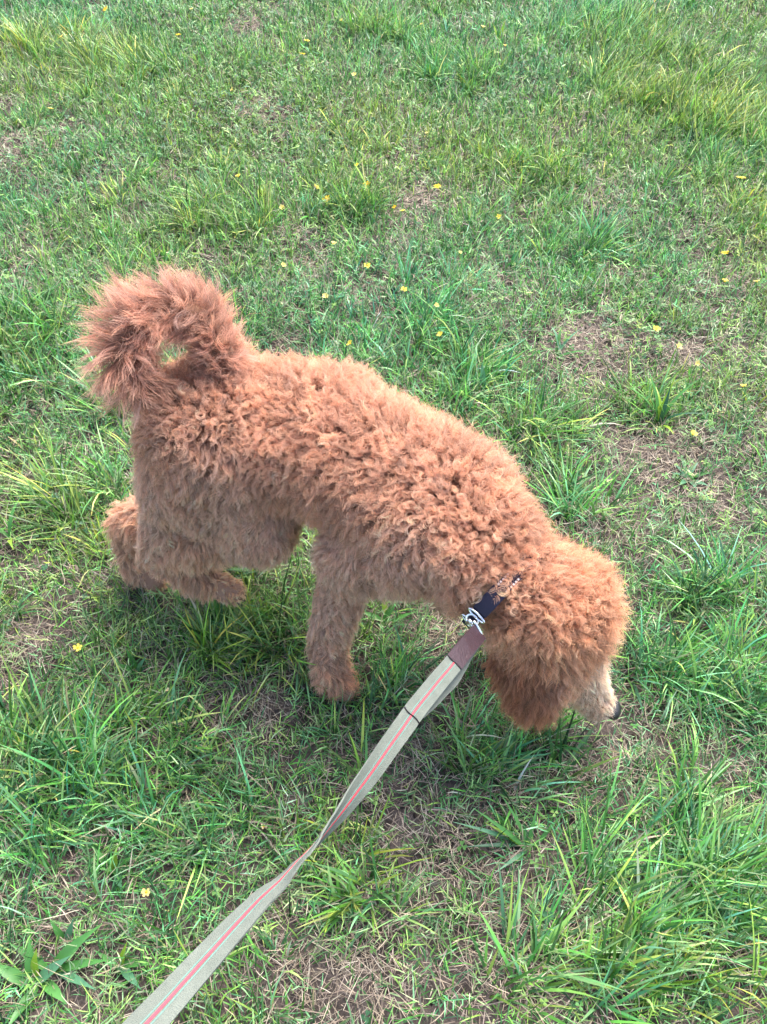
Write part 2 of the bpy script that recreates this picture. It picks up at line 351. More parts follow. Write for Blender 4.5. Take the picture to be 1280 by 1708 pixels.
elbF = shF + np.array([.02, .0, -.15]); wriF = at(835, 1035, .10); padF = at(862, 1075, .03); toeFf = at(885, 1085, .025)
earN0, earN1, earN2 = skull - LAT*.062 + np.array([-.015, 0, -.01]), at(876, 1105, .235), at(890, 1160, .19)
earF0, earF1, earF2 = skull + LAT*.06, skull + LAT*.08 + np.array([.0, 0, -.05]), skull + LAT*.085 + np.array([.01, 0, -.11])
# bone: a, b, radius a, radius b, region
BONES = [
 (rump, mid, .102, .101, 'body'), (mid, chest, .101, .107, 'body'), (rump + LAT*.02, mid + LAT*.02, .095, .095, 'body'), (chest, neck0, .10, .085, 'body'),
 (neck0, neck1, .088, .066, 'neck'), (neck1, skull, .066, .074, 'head'), (skull, brow, .073, .050, 'head'), (skull + AX*.02 + np.array([0, .01, .01]), brow, .07, .05, 'head'),
 (brow, muz0, .048, .043, 'muzzle'), (muz0, muz1, .038, .025, 'muzzle'), (brow - LAT*.015, at(925, 1128, .20), .045, .035, 'head'), (at(925, 1128, .20), muz0, .036, .034, 'cheek'), (muz0 - LAT*.02, muz1 - LAT*.012 - np.array([0, 0, .004]), .028, .02, 'cheek'),
 (earN0, earN1, .026, .046, 'ear_near'), (earN1, earN2, .046, .040, 'ear_near'), (earF0, earF1, .02, .028, 'ear_far'), (earF1, earF2, .028, .02, 'ear_far'),
 (hipN, kneeN, .092, .064, 'thigh'), (at(300, 775, .35), hockN, .062, .028, 'thigh'), (at(300, 800, .33), kneeN, .06, .058, 'thigh'), (kneeN, hockN, .050, .026, 'shank'), (hockN, ballN, .025, .023, 'foot'), (ballN, toeN, .026, .022, 'paw'),
 (hipF, kneeF, .08, .055, 'thigh'), (kneeF, hockF, .05, .028, 'shank'), (hockF, ballF, .028, .024, 'foot'), (ballF, toeF, .026, .022, 'paw'),
 (shN, elbN, .075, .052, 'thigh'), (elbN, wriN, .046, .030, 'foreleg'), (wriN, padN, .029, .026, 'foot'), (padN, toeNf, .025, .020, 'front_paw'),
 (shF, elbF, .07, .048, 'thigh'), (elbF, wriF, .042, .028, 'foreleg'), (wriF, padF, .028, .026, 'foot'), (padF, toeFf, .025, .020, 'front_paw'),
]
for i in range(len(tail)-1): BONES.append((tail[i], tail[i+1], .025-.001*i, .025-.001*(i+1), 'tail'))
def toes(ball, toe, reg):
    d = nrm(toe-ball); s = nrm(np.cross(d, [0, 0, 1.]))
    for k, o in enumerate((-.016, -.0055, .0055, .016)):
        BONES.append((ball + s*o*.8, toe + s*o + d*(.006 if abs(o) < .01 else -.002) + np.array([0, 0, -.003]), .0135, .0125, reg))
for b, t, r_ in ((ballN, toeN, 'paw'), (ballF, toeF, 'paw'), (padN, toeNf, 'front_paw'), (padF, toeFf, 'front_paw')): toes(b, t, r_)
def dog_mesh():
    bm = bmesh.new()
    for a, b, ra, rb, reg in BONES:
        k = max(2, int(np.linalg.norm(b-a)/(min(ra, rb)*.35)) + 1)
        for i in range(k):
            t = i/(k-1); p = a*(1-t)+b*t; r = ra*(1-t)+rb*t
            res = bmesh.ops.create_icosphere(bm, subdivisions=2, radius=r)
            fl = .62 if reg.startswith('ear') else 1.
            for v in res['verts']:
                c = np.array(v.co)
                if fl != 1.: c = c - LAT*np.dot(c, LAT)*(1-fl)
                v.co = Vector(c + p)
    me = bpy.data.meshes.new('body_raw'); bm.to_mesh(me); bm.free()
    o = bpy.data.objects.new('body_raw', me); COL.objects.link(o)
    md = o.modifiers.new('r', 'REMESH'); md.mode = 'VOXEL'; md.voxel_size = .006
    ms = o.modifiers.new('s', 'SMOOTH'); ms.factor = .5; ms.iterations = 14
    dg = bpy.context.evaluated_depsgraph_get(); out = bpy.data.meshes.new_from_object(o.evaluated_get(dg))
    bpy.data.objects.remove(o); out.polygons.foreach_set('use_smooth', np.ones(len(out.polygons), bool)); return out

dog = empty('dog', (float(mid[0]), float(mid[1]), 0.)); dog_loc = np.array(dog.location)
tag(dog, 'curly apricot brown dog sniffing the grass with its tail curled up', 'dog')
body_me = dog_mesh(); body_me.name = 'body'
put('body', body_me, plain('dog_skin', (.30, .16, .10), .9, var=.25, scale=25, bump=.6, bump_scale=120), dog)

# region parameters: lock length, curl radius, turns, lift along normal, gravity, comb along (vector), flatness, lock radius, clumping
down = np.array([0, 0, -1.])
REG = {
  'body': dict(L=.038, R=.0044, k=2.0, n=1.0, g=.75, c=-AX*.25, cl=.86, rr=.0062, col=(.72, .44, .295)),
  'neck': dict(L=.036, R=.0048, k=2.0, n=1.0, g=.50, c=-AX*.15, cl=.88, rr=.0062, col=(.72, .43, .28)),
  'head': dict(L=.040, R=.0042, k=1.9, n=1.1, g=.35, c=AX*.1, cl=.80, rr=.0062, col=(.75, .44, .27)),
  'muzzle': dict(L=.023, R=.0026, k=.8, n=.6, g=.50, c=nrm(muz1-muz0)*.5, cl=.55, rr=.0055, col=(1.0, .82, .64)),
  'ear_near': dict(L=.046, R=.0030, k=1.5, n=.50, g=1.2, c=AX*-.1, cl=.78, rr=.0065, col=(.54, .24, .125)),
  'ear_far': dict(L=.046, R=.0030, k=1.4, n=.50, g=1.2, c=AX*-.1, cl=.78, rr=.0065, col=(.54, .24, .125)),
  'cheek': dict(L=.019, R=.0024, k=1.0, n=.6, g=.70, c=nrm(muz1-muz0)*.3, cl=.6, rr=.0060, col=(.86, .57, .38)),
  'thigh': dict(L=.037, R=.0036, k=1.6, n=.7, g=.95, c=-AX*.15, cl=.84, rr=.0065, col=(.86, .58, .42)),  # thigh and foreleg colours lifted to offset the shade they stand in
  'shank': dict(L=.042, R=.0046, k=1.2, n=.7, g=.95, c=-AX*.35, cl=.80, rr=.0065, col=(.86, .55, .37)),
  'foreleg': dict(L=.028, R=.0030, k=1.4, n=.65, g=1.0, c=AX*.0, cl=.82, rr=.0062, col=(.86, .58, .42)),
  'foot': dict(L=.036, R=.0042, k=1.1, n=.75, g=.9, c=-AX*.25, cl=.78, rr=.0058, col=(.86, .55, .37)),
  'paw': dict(L=.011, R=.0012, k=.5, n=.40, g=.5, c=AX*.5, cl=.6, rr=.0045, col=(.95, .62, .38)),
  'front_paw': dict(L=.009, R=.0012, k=.5, n=.40, g=.5, c=AX*.5, cl=.6, rr=.0045, col=(.66, .34, .19)),
  'tail': dict(L=.054, R=.0070, k=.75, n=.95, g=.05, c=np.zeros(3), cl=.74, rr=.0100, col=(.72, .43, .31)),
}
KEYS = list(REG)
BA = np.array([b[0] for b in BONES]); BB = np.array([b[1] for b in BONES]); BR = np.array([[b[2], b[3]] for b in BONES]); BK = np.array([KEYS.index(b[4]) for b in BONES])
def region_weights(P):
    W = np.zeros((len(P), len(KEYS)))
    for a, b, r, k in zip(BA, BB, BR, BK):
        ab = b-a; t = np.clip(((P-a) @ ab)/max(ab @ ab, 1e-9), 0, 1); d = np.linalg.norm(P-(a+t[:, None]*ab), axis=1) - (r[0]*(1-t)+r[1]*t)
        W[:, k] = np.maximum(W[:, k], 1/(np.maximum(d, 0)+.006)**4)
    return W/W.sum(1, keepdims=True)
# collar frame (used to part the coat)
col_c = at(846, 975, .352); col_ax = nrm(neck1 - neck0 + np.array([0, 0, .01]))
def surface_samples(me, n, cell):
    me.calc_loop_triangles(); nt = len(me.loop_triangles); tv = np.empty(nt*3, np.int32); me.loop_triangles.foreach_get('vertices', tv); tv = tv.reshape(-1, 3)
    co = np.empty(len(me.vertices)*3, np.float32); me.vertices.foreach_get('co', co); co = co.reshape(-1, 3).astype(float)
    no = np.empty(len(me.vertices)*3, np.float32); me.vertices.foreach_get('normal', no); no = no.reshape(-1, 3).astype(float)
    A, B, C = co[tv[:, 0]], co[tv[:, 1]], co[tv[:, 2]]; ar = np.linalg.norm(np.cross(B-A, C-A), axis=1)
    f = RNG.choice(nt, n, p=ar/ar.sum()); u, v = RNG.random(n), RNG.random(n); s = u+v > 1; u[s], v[s] = 1-u[s], 1-v[s]
    P = A[f]*(1-u-v)[:, None] + B[f]*u[:, None] + C[f]*v[:, None]
    N = nrm(no[tv[f, 0]]*(1-u-v)[:, None] + no[tv[f, 1]]*u[:, None] + no[tv[f, 2]]*v[:, None])
    if cell:
        key = np.floor(P/cell).astype(np.int64); _, ix = np.unique(key @ np.array([73856093, 19349663, 83492791]), return_index=True); P, N = P[ix], N[ix]
    return P, N
TA, TB = np.array(tail[:-1]), np.array(tail[1:]); TC = np.mean(tail[1:-1], axis=0)
def tail_comb(P, W, N):
    mids = (TA+TB)/2; k = np.argmin(np.linalg.norm(P[:, None]-mids[None], axis=2), 1)
    return nrm(TB-TA)[k]*(W[:, KEYS.index('tail')]*.38)[:, None]
def grow(P, N, per, stray=False, S=12):
    W = region_weights(P); g = lambda k: W @ np.array([REG[r][k] for r in KEYS]); n = len(P)
    reg = np.argmax(W, 1)
    L, R, K, ln, gr, cl, rr = (g(k) for k in ('L', 'R', 'k', 'n', 'g', 'cl', 'rr')); comb = g('c'); Wc = W**.4; Wc /= Wc.sum(1, keepdims=True); col = Wc @ np.array([REG[r]['col'] for r in KEYS])
    # the tail's plume streams off its ring; the back stands up in tighter curls than the flanks
    topness = np.clip(N[:, 2], 0, 1)*(W[:, KEYS.index('body')]+W[:, KEYS.index('neck')]+W[:, KEYS.index('head')])
    gr = gr*(1-.75*topness); ln = ln*(1+.4*topness); R = R*(1+.1*topness); K = K*(1+.15*topness)
    q = P-col_c; ad = np.abs(q @ col_ax); near = (ad < .034) & (np.linalg.norm(q, axis=1) < .14) & ((N @ LAT < .25) | (N[:, 2] < -.1)) & (N[:, 2] < .50+.30*RNG.random(n)) & (W[:, KEYS.index('ear_near')] < .3)
    L = np.where(near, L*np.clip((ad-.010)/.03, .16, 1), L)
    tin = np.sum(nrm(TC-P)*N, 1); tk = np.argmin(np.linalg.norm(P[:, None]-((TA+TB)/2)[None], axis=2), 1); L = np.where(W[:, KEYS.index('tail')] > .5, L*np.interp(tk, [0, 2, 5], [.72, 1., 1.18])*np.clip(1-.66*np.clip(tin, 0, 1), .3, 1), L)
    L = np.where(np.linalg.norm(P-(muz1+nrm(muz1-muz0)*.024), axis=1) < .027, L*.35, L)
    dm = np.linalg.norm(P-muz0, axis=1); L = np.where(W[:, KEYS.index('head')] > .3, L*np.clip((dm-.02)/.07, .38, 1), L)
    ns = 9.
    coh = noise3(P*38., 3); L = L*(.8+.4*RNG.random(n))*(.85+.3*noise3(P*60., 8))
    sweep = np.stack([noise3(P*ns*2, 21)-.5, noise3(P*ns*2, 22)-.5, noise3(P*ns*2, 23)-.5], -1)
    gt = down - N*np.sum(down*N, 1, keepdims=True); gt = np.where(W[:, KEYS.index('tail')][:, None] > .5, down, gt); comb = comb + tail_comb(P, W, N)
    d0 = nrm(ln[:, None]*N + gr[:, None]*gt + comb + sweep*(.9+.5*W[:, KEYS.index('tail')])[:, None] + RNG.normal(0, .16, (n, 3)))
    inward = np.sum(d0*N, 1); d0 = nrm(d0 + N*np.maximum(.30-inward, 0)[:, None])
    ph = coh*14 + RNG.normal(0, .9, n); hand = np.where(noise3(P*25., 5) > .5, 1., -1.)
    K = K*RNG.uniform(.7, 1.3, n); R = R*RNG.uniform(.45, 1.4, n)
    ref = np.where(np.abs(d0[:, 2:3]) > .9, np.array([[1., 0, 0]]), np.array([[0, 0, 1.]])); e1 = nrm(np.cross(d0, ref)); e2 = np.cross(d0, e1)
    tone = (1+RNG.normal(0, .17, n))*(.82+.36*noise3(P*30., 14)); warm = RNG.normal(0, .04, n)
    col = col*tone[:, None]*np.stack([1+warm, np.ones(n), 1-warm], -1)
    # strands
    rep = lambda a: np.repeat(a, per, 0); M = n*per
    Ps, Ns, d, E1, E2 = rep(P), rep(N), rep(d0), rep(e1), rep(e2)
    Ls = rep(L)*RNG.uniform(.72, 1.1, M)*(RNG.uniform(.9, 1.3, M) if stray else 1); Rs = rep(R)*RNG.uniform(.82, 1.18, M); Ks = rep(K); phs = rep(ph)+RNG.normal(0, .2 if not stray else 2, M); hs = rep(hand); cls = rep(cl)*RNG.uniform(.8, 1.1, M)
    a = RNG.uniform(0, 6.283, M); ro = rep(rr)*np.sqrt(RNG.random(M)); off = nrm(E1*np.cos(a)[:, None]+E2*np.sin(a)[:, None])
    off = off - Ns*np.sum(off*Ns, 1, keepdims=True); off *= ro[:, None]
    t = np.linspace(0, 1, S); grs = rep(gr); pos = np.empty((M, S, 3)); c = Ps-Ns*.003
    dd = d.copy(); h0 = Rs[:, None]*(np.cos(phs)[:, None]*E1)
    for i in range(S):
        if i:
            dd = nrm(dd + down*(grs*.10)[:, None]); c = c + dd*(Ls/(S-1))[:, None]
        ang = phs + hs*6.283*Ks*t[i]; env = min(1., t[i]*2.2)
        hx = (Rs*env*np.cos(ang))[:, None]*E1 + (Rs*env*.8*np.sin(ang))[:, None]*E2
        conv = 1 - cls*(t[i]**.6)*(1-.35*max(0., t[i]-.7)/.3); pos[:, i] = c + hx + off*conv[:, None]
    pos += np.cumsum(RNG.normal(0, .00014 if not stray else .0006, pos.shape), 1)
    rad = (.00026 if not stray else .00014)*np.interp(t, [0, .5, 1], [1.1, 1., .35])[None, :]*RNG.uniform(.75, 1.25, (M, 1))
    tt = t[None, :, None]; cs = rep(col)[:, None, :]*np.array([.95, .90, .90])*(.44+.78*tt)*RNG.uniform(.85, 1.15, (M, 1, 1))  # roots darkened as shade between locks; bleached tips lightened further for rim light
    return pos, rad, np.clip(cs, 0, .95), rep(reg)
def fur_material():
    N = NT('dog_hair'); p = N.n('ShaderNodeBsdfPrincipled'); tr = N.n('ShaderNodeBsdfTranslucent'); ms = N.n('ShaderNodeMixShader'); a = N.n('ShaderNodeAttribute', attribute_name='hair_color')
    N.l(a.outputs['Color'], p.inputs['Base Color']); N.l(a.outputs['Color'], tr.inputs['Color']); p.inputs['Roughness'].default_value = .5; p.inputs['Specular IOR Level'].default_value = .35
    ms.inputs[0].default_value = .44; N.l(p.outputs[0], ms.inputs[1]); N.l(tr.outputs[0], ms.inputs[2]); N.l(ms.outputs[0], N.out.inputs['Surface']); return N.m
def hair_object(name, pos, rad, col, mat, parent):
    cu = bpy.data.hair_curves.new(name); n, S = pos.shape[:2]; cu.add_curves([S]*n)
    cu.points.foreach_set('position', np.ascontiguousarray(pos, np.float32).ravel())
    ra = cu.attributes.get('radius') or cu.attributes.new('radius', 'FLOAT', 'POINT'); ra.data.foreach_set('value', np.ascontiguousarray(rad, np.float32).ravel())
    ca = cu.attributes.new('hair_color', 'FLOAT_COLOR', 'POINT'); c4 = np.ones((n*S, 4), np.float32); c4[:, :3] = col.reshape(-1, 3); ca.data.foreach_set('color', c4.ravel())
    cu.materials.append(mat); o = bpy.data.objects.new(name, cu); COL.objects.link(o); o.parent = parent; o.location = -Vector(parent.location); return o
P, Nn = surface_samples(body_me, 90000, .0070)
P2, Nn2 = surface_samples(body_me, 34000, None)
A1, A2 = grow(P, Nn, 11), grow(P2, Nn2, 1, True)
pos, rad, colr, reg = (np.concatenate([a, b]) for a, b in zip(A1, A2))
fur_mat = fur_material()
GROUPS = {'coat': ('body', 'neck', 'thigh'), 'head_fur': ('head',), 'muzzle_fur': ('muzzle', 'cheek'), 'ear_fur': ('ear_near',), 'ear_fur.001': ('ear_far',), 'leg_fur': ('shank', 'foreleg', 'foot', 'paw', 'front_paw'), 'tail_fur': ('tail',)}
for nm, rs in GROUPS.items():
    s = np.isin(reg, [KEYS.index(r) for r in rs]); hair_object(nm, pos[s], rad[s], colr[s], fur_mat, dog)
print('locks', len(P), 'strands', len(pos))

# nose, mouth line and eyes
def ellipsoid(name, c, ax, bx, cx, r, mat, parent, seg=24, shape=None):
    V, Fc = [], []
    for i in range(seg//2+1):
        th = math.pi*i/(seg//2)
        for j in range(seg):
            p_ = 2*math.pi*j/seg; v = np.array([math.cos(th), math.sin(th)*math.cos(p_), math.sin(th)*math.sin(p_)])
            if shape: v = shape(v)
            V.append(c + ax*v[0]*r[0] + bx*v[1]*r[1] + cx*v[2]*r[2])
    for i in range(seg//2):
        for j in range(seg): Fc.append((i*seg+j, i*seg+(j+1) % seg, (i+1)*seg+(j+1) % seg, (i+1)*seg+j))
    me = mesh_py(name, V, Fc); bm = bmesh.new(); bm.from_mesh(me); bmesh.ops.remove_doubles(bm, verts=bm.verts, dist=1e-6); bmesh.ops.recalc_face_normals(bm, faces=bm.faces); bm.to_mesh(me); bm.free()
    return put(name, me, mat, parent)
hd = nrm(muz1-muz0); hs = nrm(np.cross(hd, [0, 0, 1.])); hu = np.cross(hs, hd)      # muzzle forward, right side, up
if hu[2] < 0: hu = -hu
nose_mat = plain('nose_leather', (.012, .011, .013), .38, var=.3, scale=300, bump=.5, bump_scale=700, spec=.6)
def nose_shape(v):
    v = v.copy(); v[1] *= 1 + .25*v[2]
    for s in (-1, 1):
        d = (v[1]-.55*s)**2 + (v[2]-.0)**2
        if v[0] > .2: v[0] -= .35*math.exp(-d/.05)
    return v
nose_c = muz1 + hd*.033 + hu*.013
ellipsoid('nose', nose_c, hd, hs, hu, (.0165, .0190, .0155), nose_mat, dog, 28, nose_shape)
eye_mat = plain('dark_eye', (.015, .008, .005), .08, var=.1, spec=.7)
for s in (-1, 1):
    ellipsoid('eye', brow + hd*.020 + hu*.046 + hs*s*.030, hd, hs, hu, (.0085, .0085, .0085), eye_mat, dog, 20)
V = []; Fc = []                                   # the lips: a dark seam along the side of the muzzle
for i in range(13):
    u = -1 + 2*i/12; p_ = muz1 + hd*(.014 - .045*u*u) + hs*u*.0255 - hu*(.0125+.004*u*u)
    for dz in (.0022, -.0022): V += [p_ + hu*dz, p_ + hu*dz + hd*.004]
for i in range(12):
    a, b = i*4, i*4+4; Fc += [(a, a+1, b+1, b), (a+1, a+3, b+3, b+1), (a+3, a+2, b+2, b+3), (a+2, a, b, b+2)]
put('lip', fix_normals(mesh_py('lip', V, Fc)), nose_mat, dog)
claw_mat = plain('claw', (.05, .035, .03), .4, var=.2)
for b_, t_ in ((ballN, toeN), (ballF, toeF), (padN, toeNf), (padF, toeFf)):
    d_ = nrm(t_-b_); s_ = nrm(np.cross(d_, [0, 0, 1.]))
    for o_ in (-.016, -.0055, .0055, .016):
        tip = t_ + s_*o_ + d_*(.006 if abs(o_) < .01 else -.002)
        ellipsoid('claw', tip + d_*.011 - np.array([0, 0, .004]), nrm(d_ - np.array([0, 0, .6])), s_, np.cross(d_, s_), (.0075, .0024, .003), claw_mat, dog, 10)

# ------------------------------------------------------------------ collar
cu_ = nrm(np.cross(col_ax, [0, 0, 1.])); cv_ = np.cross(cu_, col_ax)            # across the neck, up
if cu_ @ LAT > 0: cu_ = -cu_                                                    # cu_ points to the near side
if cv_[2] < 0: cv_ = -cv_
COLR = (.083, .081)
def collar_pt(ph, off=0.): return col_c + cu_*math.cos(ph)*(COLR[0]+off) + cv_*math.sin(ph)*(COLR[1]+off)
phs_ = np.linspace(-math.pi, math.pi, 721)
pxs = np.array([project(collar_pt(a)) for a in phs_ if True])
vis = np.array([abs(a) < 1.5 for a in phs_])
k_ = np.argmin(np.where(vis, (pxs[:, 0]-797)**2 + (pxs[:, 1]-1022)**2, 1e9)); ringA = phs_[k_]
print('collar ring angle', math.degrees(ringA), pxs[k_])
def band(name, r0, r1, w0, w1, p0, p1, mat, parent, n=90):
    V, Fc = [], []; full = abs((p1-p0)-2*math.pi) < 1e-6; m = n if full else n+1
    for i in range(m):
        a = p0 + (p1-p0)*i/n; rad_ = nrm(collar_pt(a)-col_c)
        for (r_, w_) in ((r0, w0), (r1, w0), (r1, w1), (r0, w1)): V.append(collar_pt(a) + rad_*r_ + col_ax*w_)
    for i in range(n):
        a = i*4; b = ((i+1) % m)*4
        for j in range(4): Fc.append((a+j, a+(j+1) % 4, b+(j+1) % 4, b+j))
    if not full: Fc += [(0, 1, 2, 3), tuple(n*4+j for j in (3, 2, 1, 0))]
    return put(name, fix_normals(mesh_py(name, V, Fc, smooth=False)), mat, parent)
collar = empty('dog_collar', tuple(map(float, col_c)))
tag(collar, 'dark navy webbing collar with white stitching around the dog\'s neck', 'collar')
navy = plain('navy_webbing', (.022, .020, .045), .8, var=.3, scale=500, bump=.8, bump_scale=1400)
white_thread = plain('white_thread', (.75, .74, .74), .7, var=.1)
steel = plain('bright_steel', (.82, .82, .84), .22, metal=1., var=.05, spec=.5)
band('band', 0., .0024, -.0105, .0105, 0, 2*math.pi, navy, collar)
band('keeper_sleeve', .0026, .0052, -.0118, .0118, ringA+.10, ringA+.62, navy, collar, 20)
for w_ in (-.0075, .0075):
    for q_ in range(6):
        a_ = ringA+.66+q_*.055; band('stitch', .0024, .0034, w_-.0013, w_+.0013, a_, a_+.03, white_thread, collar, 2)

def tube(name, pts, r, mat, parent, closed=False, seg=10):
    pts = [np.asarray(p, float) for p in pts]; n = len(pts); V, Fc = [], []; prev = None
    for i in range(n):
        a = pts[(i-1) % n] if closed or i > 0 else pts[i]; b = pts[(i+1) % n] if closed or i < n-1 else pts[i]
        t = nrm(b-a)
        if prev is None: e = nrm(np.cross(t, [.31, .2, .93]))
        else: e = nrm(prev - t*np.dot(prev, t))
        prev = e; f = np.cross(t, e); rr_ = r[i] if hasattr(r, '__len__') else r
        for j in range(seg):
            q_ = 6.28318*j/seg; V.append(pts[i] + (e*math.cos(q_)+f*math.sin(q_))*rr_)
    for i in range(n if closed else n-1):
        a = i*seg; b = ((i+1) % n)*seg
        for j in range(seg): Fc.append((a+j, a+(j+1) % seg, b+(j+1) % seg, b+j))
    if not closed: Fc += [tuple(range(seg))[::-1], tuple((n-1)*seg+j for j in range(seg))]
    return put(name, fix_normals(mesh_py(name, V, Fc)), mat, parent)
# metal loops of the collar
rd = nrm(collar_pt(ringA)-col_c); tg = nrm(np.cross(col_ax, rd)); base = collar_pt(ringA) + rd*.004
loop = [base + col_ax*math.cos(a)*.014 + tg*math.sin(a)*.004 + rd*.001 for a in np.linspace(0, 6.283, 32)[:-1]]
tube('strap_loop', loop, .0020, steel, collar, True)
dring_c = base - tg*.010 + rd*.004 - np.array([0, 0, .002])
if project(dring_c)[1] < project(base)[1]: dring_c = base + tg*.010 + rd*.004
dring = [dring_c + col_ax*math.cos(a)*.009 + nrm(dring_c-base)*math.sin(a)*.008 for a in np.linspace(0, 6.283, 32)[:-1]]
tube('ring', dring, .0019, steel, collar, True)
base2 = collar_pt(ringA-.28) + nrm(collar_pt(ringA-.28)-col_c)*.004; t2 = nrm(collar_pt(ringA-.27)-collar_pt(ringA-.29))
tube('buckle', [base2 + col_ax*math.cos(a)*.016 + t2*math.sin(a)*.005 for a in np.linspace(0, 6.283, 28)[:-1]], .0018, steel, collar, True)

# ------------------------------------------------------------------ leash
hook0 = dring_c + nrm(dring_c-base)*.008
endp = at_depth(250, 1702, .64)
d_end = .64; d0_ = float((hook0-CP) @ FW)
x0_, y0_ = project(hook0); print('hook starts at', x0_, y0_, d0_)
strap0 = at_depth(803, 1050, d0_-.03)
ctrl = []
for (x_, y_) in ((803, 1050), (757, 1105), (690, 1188), (602, 1312), (514, 1421), (402, 1535), (250, 1702), (110, 1850), (-40, 2010)):
    iv = 1/(d0_-.03) + (1/d_end - 1/(d0_-.03))*(y_-1050)/(1702-1050); ctrl.append(at_depth(x_, y_, 1/iv))
tw_k = np.radians([22, 14, 16, 46, 93, 138, 166, 175, 178])
def catmull(C, m=18):
    C = [np.asarray(c, float) for c in C]; C = [2*C[0]-C[1]] + C + [2*C[-1]-C[-2]]; out = []
    for i in range(1, len(C)-2):
        for k in range(m):
            t = k/m; out.append(.5*((2*C[i]) + (-C[i-1]+C[i+1])*t + (2*C[i-1]-5*C[i]+4*C[i+1]-C[i+2])*t*t + (-C[i-1]+3*C[i]-3*C[i+1]+C[i+2])*t**3))
    out.append(C[-2]); return np.array(out)
path = catmull(ctrl); path = path + np.array([0, 0, 1.])*(np.interp(np.arange(len(path)), np.arange(0, 200, 5), np.random.default_rng(4).normal(0, .0009, 40)))[:, None]; tws = np.interp(np.arange(len(path))/18., np.arange(len(tw_k)), tw_k)
TT = nrm(np.gradient(path, axis=0)); n0 = nrm(np.array([-.12, -.55, .83]))
SS = nrm(np.cross(TT, n0)); NN = nrm(np.cross(SS, TT))
c_, s_ = np.cos(tws)[:, None], np.sin(tws)[:, None]
SD, ND = SS*c_ + NN*s_, NN*c_ - SS*s_
def ribbon(name, i0, i1, w0, w1, h0, h1, mat, parent, path=path, SD=SD, ND=ND, cols=4, cup=.0):
    V, Fc = [], []; ws_ = np.linspace(w0, w1, cols+1); m = (cols+1)*2
    for i in range(i0, i1+1):
        for w_ in ws_: V.append(path[i] + SD[i]*w_ + ND[i]*(h1 + cup*w_*w_))
        for w_ in ws_[::-1]: V.append(path[i] + SD[i]*w_ + ND[i]*(h0 + cup*w_*w_))
    for i in range(i1-i0):
        a, b = i*m, (i+1)*m
        for j in range(m): Fc.append((a+j, a+(j+1) % m, b+(j+1) % m, b+j))
    Fc += [tuple(range(m))[::-1], tuple((i1-i0)*m+j for j in range(m))]
    return put(name, fix_normals(mesh_py(name, V, Fc, smooth=False)), mat, parent)
def webbing_material():
    N = NT('sage_webbing'); p = N.n('ShaderNodeBsdfPrincipled'); tc = N.n('ShaderNodeTexCoord')
    ck = N.n('ShaderNodeTexVoronoi'); ck.inputs['Scale'].default_value = 900; N.l(tc.outputs['Object'], ck.inputs['Vector'])
    nz = N.n('ShaderNodeTexNoise'); nz.inputs['Scale'].default_value = 45; nz.inputs['Detail'].default_value = 6; N.l(tc.outputs['Object'], nz.inputs['Vector'])
    r = N.n('ShaderNodeValToRGB'); r.color_ramp.elements[0].position = .3; r.color_ramp.elements[0].color = (.098, .112, .092, 1); r.color_ramp.elements[1].position = .7; r.color_ramp.elements[1].color = (.13, .146, .121, 1)
    N.l(nz.outputs['Fac'], r.inputs[0]); mx = N.n('ShaderNodeMix', data_type='RGBA', blend_type='MULTIPLY'); mx.inputs[0].default_value = .2
    N.l(r.outputs[0], mx.inputs[6]); N.l(ck.outputs['Color'], mx.inputs[7]); hs_ = N.n('ShaderNodeHueSaturation'); hs_.inputs['Saturation'].default_value = 0.
    N.l(ck.outputs['Color'], hs_.inputs['Color']); N.l(hs_.outputs[0], mx.inputs[7]); N.l(mx.outputs[2], p.inputs['Base Color']); p.inputs['Roughness'].default_value = .85
    b = N.n('ShaderNodeBump'); b.inputs['Strength'].default_value = .6; b.inputs['Distance'].default_value = .001; N.l(ck.outputs['Distance'], b.inputs['Height']); N.l(b.outputs[0], p.inputs['Normal'])
    N.l(p.outputs[0], N.out.inputs['Surface']); return N.m
leash = empty('dog_leash', tuple(map(float, ctrl[0])))
tag(leash, 'flat sage green dog leash with a red stripe running to the collar', 'leash')
web = webbing_material(); red = plain('red_thread', (.43, .055, .075), .8, var=.2, scale=400, bump=.4, bump_scale=1500); mint = plain('mint_thread', (.11, .20, .17), .8, var=.2, scale=400, bump=.4, bump_scale=1500)
HW = .0125; last = len(path)-1
ribbon('strap', 8, last, -HW, HW, -.0009, .0009, web, leash, cols=6)
ribbon('red_stripe', 18, last, -.0011, .0011, -.0014, .0014, red, leash, cols=1)
for sgn in (-1, 1): ribbon('mint_stripe', 18, last, sgn*.0028-.00045, sgn*.0028+.00045, -.00125, .00125, mint, leash, cols=1)
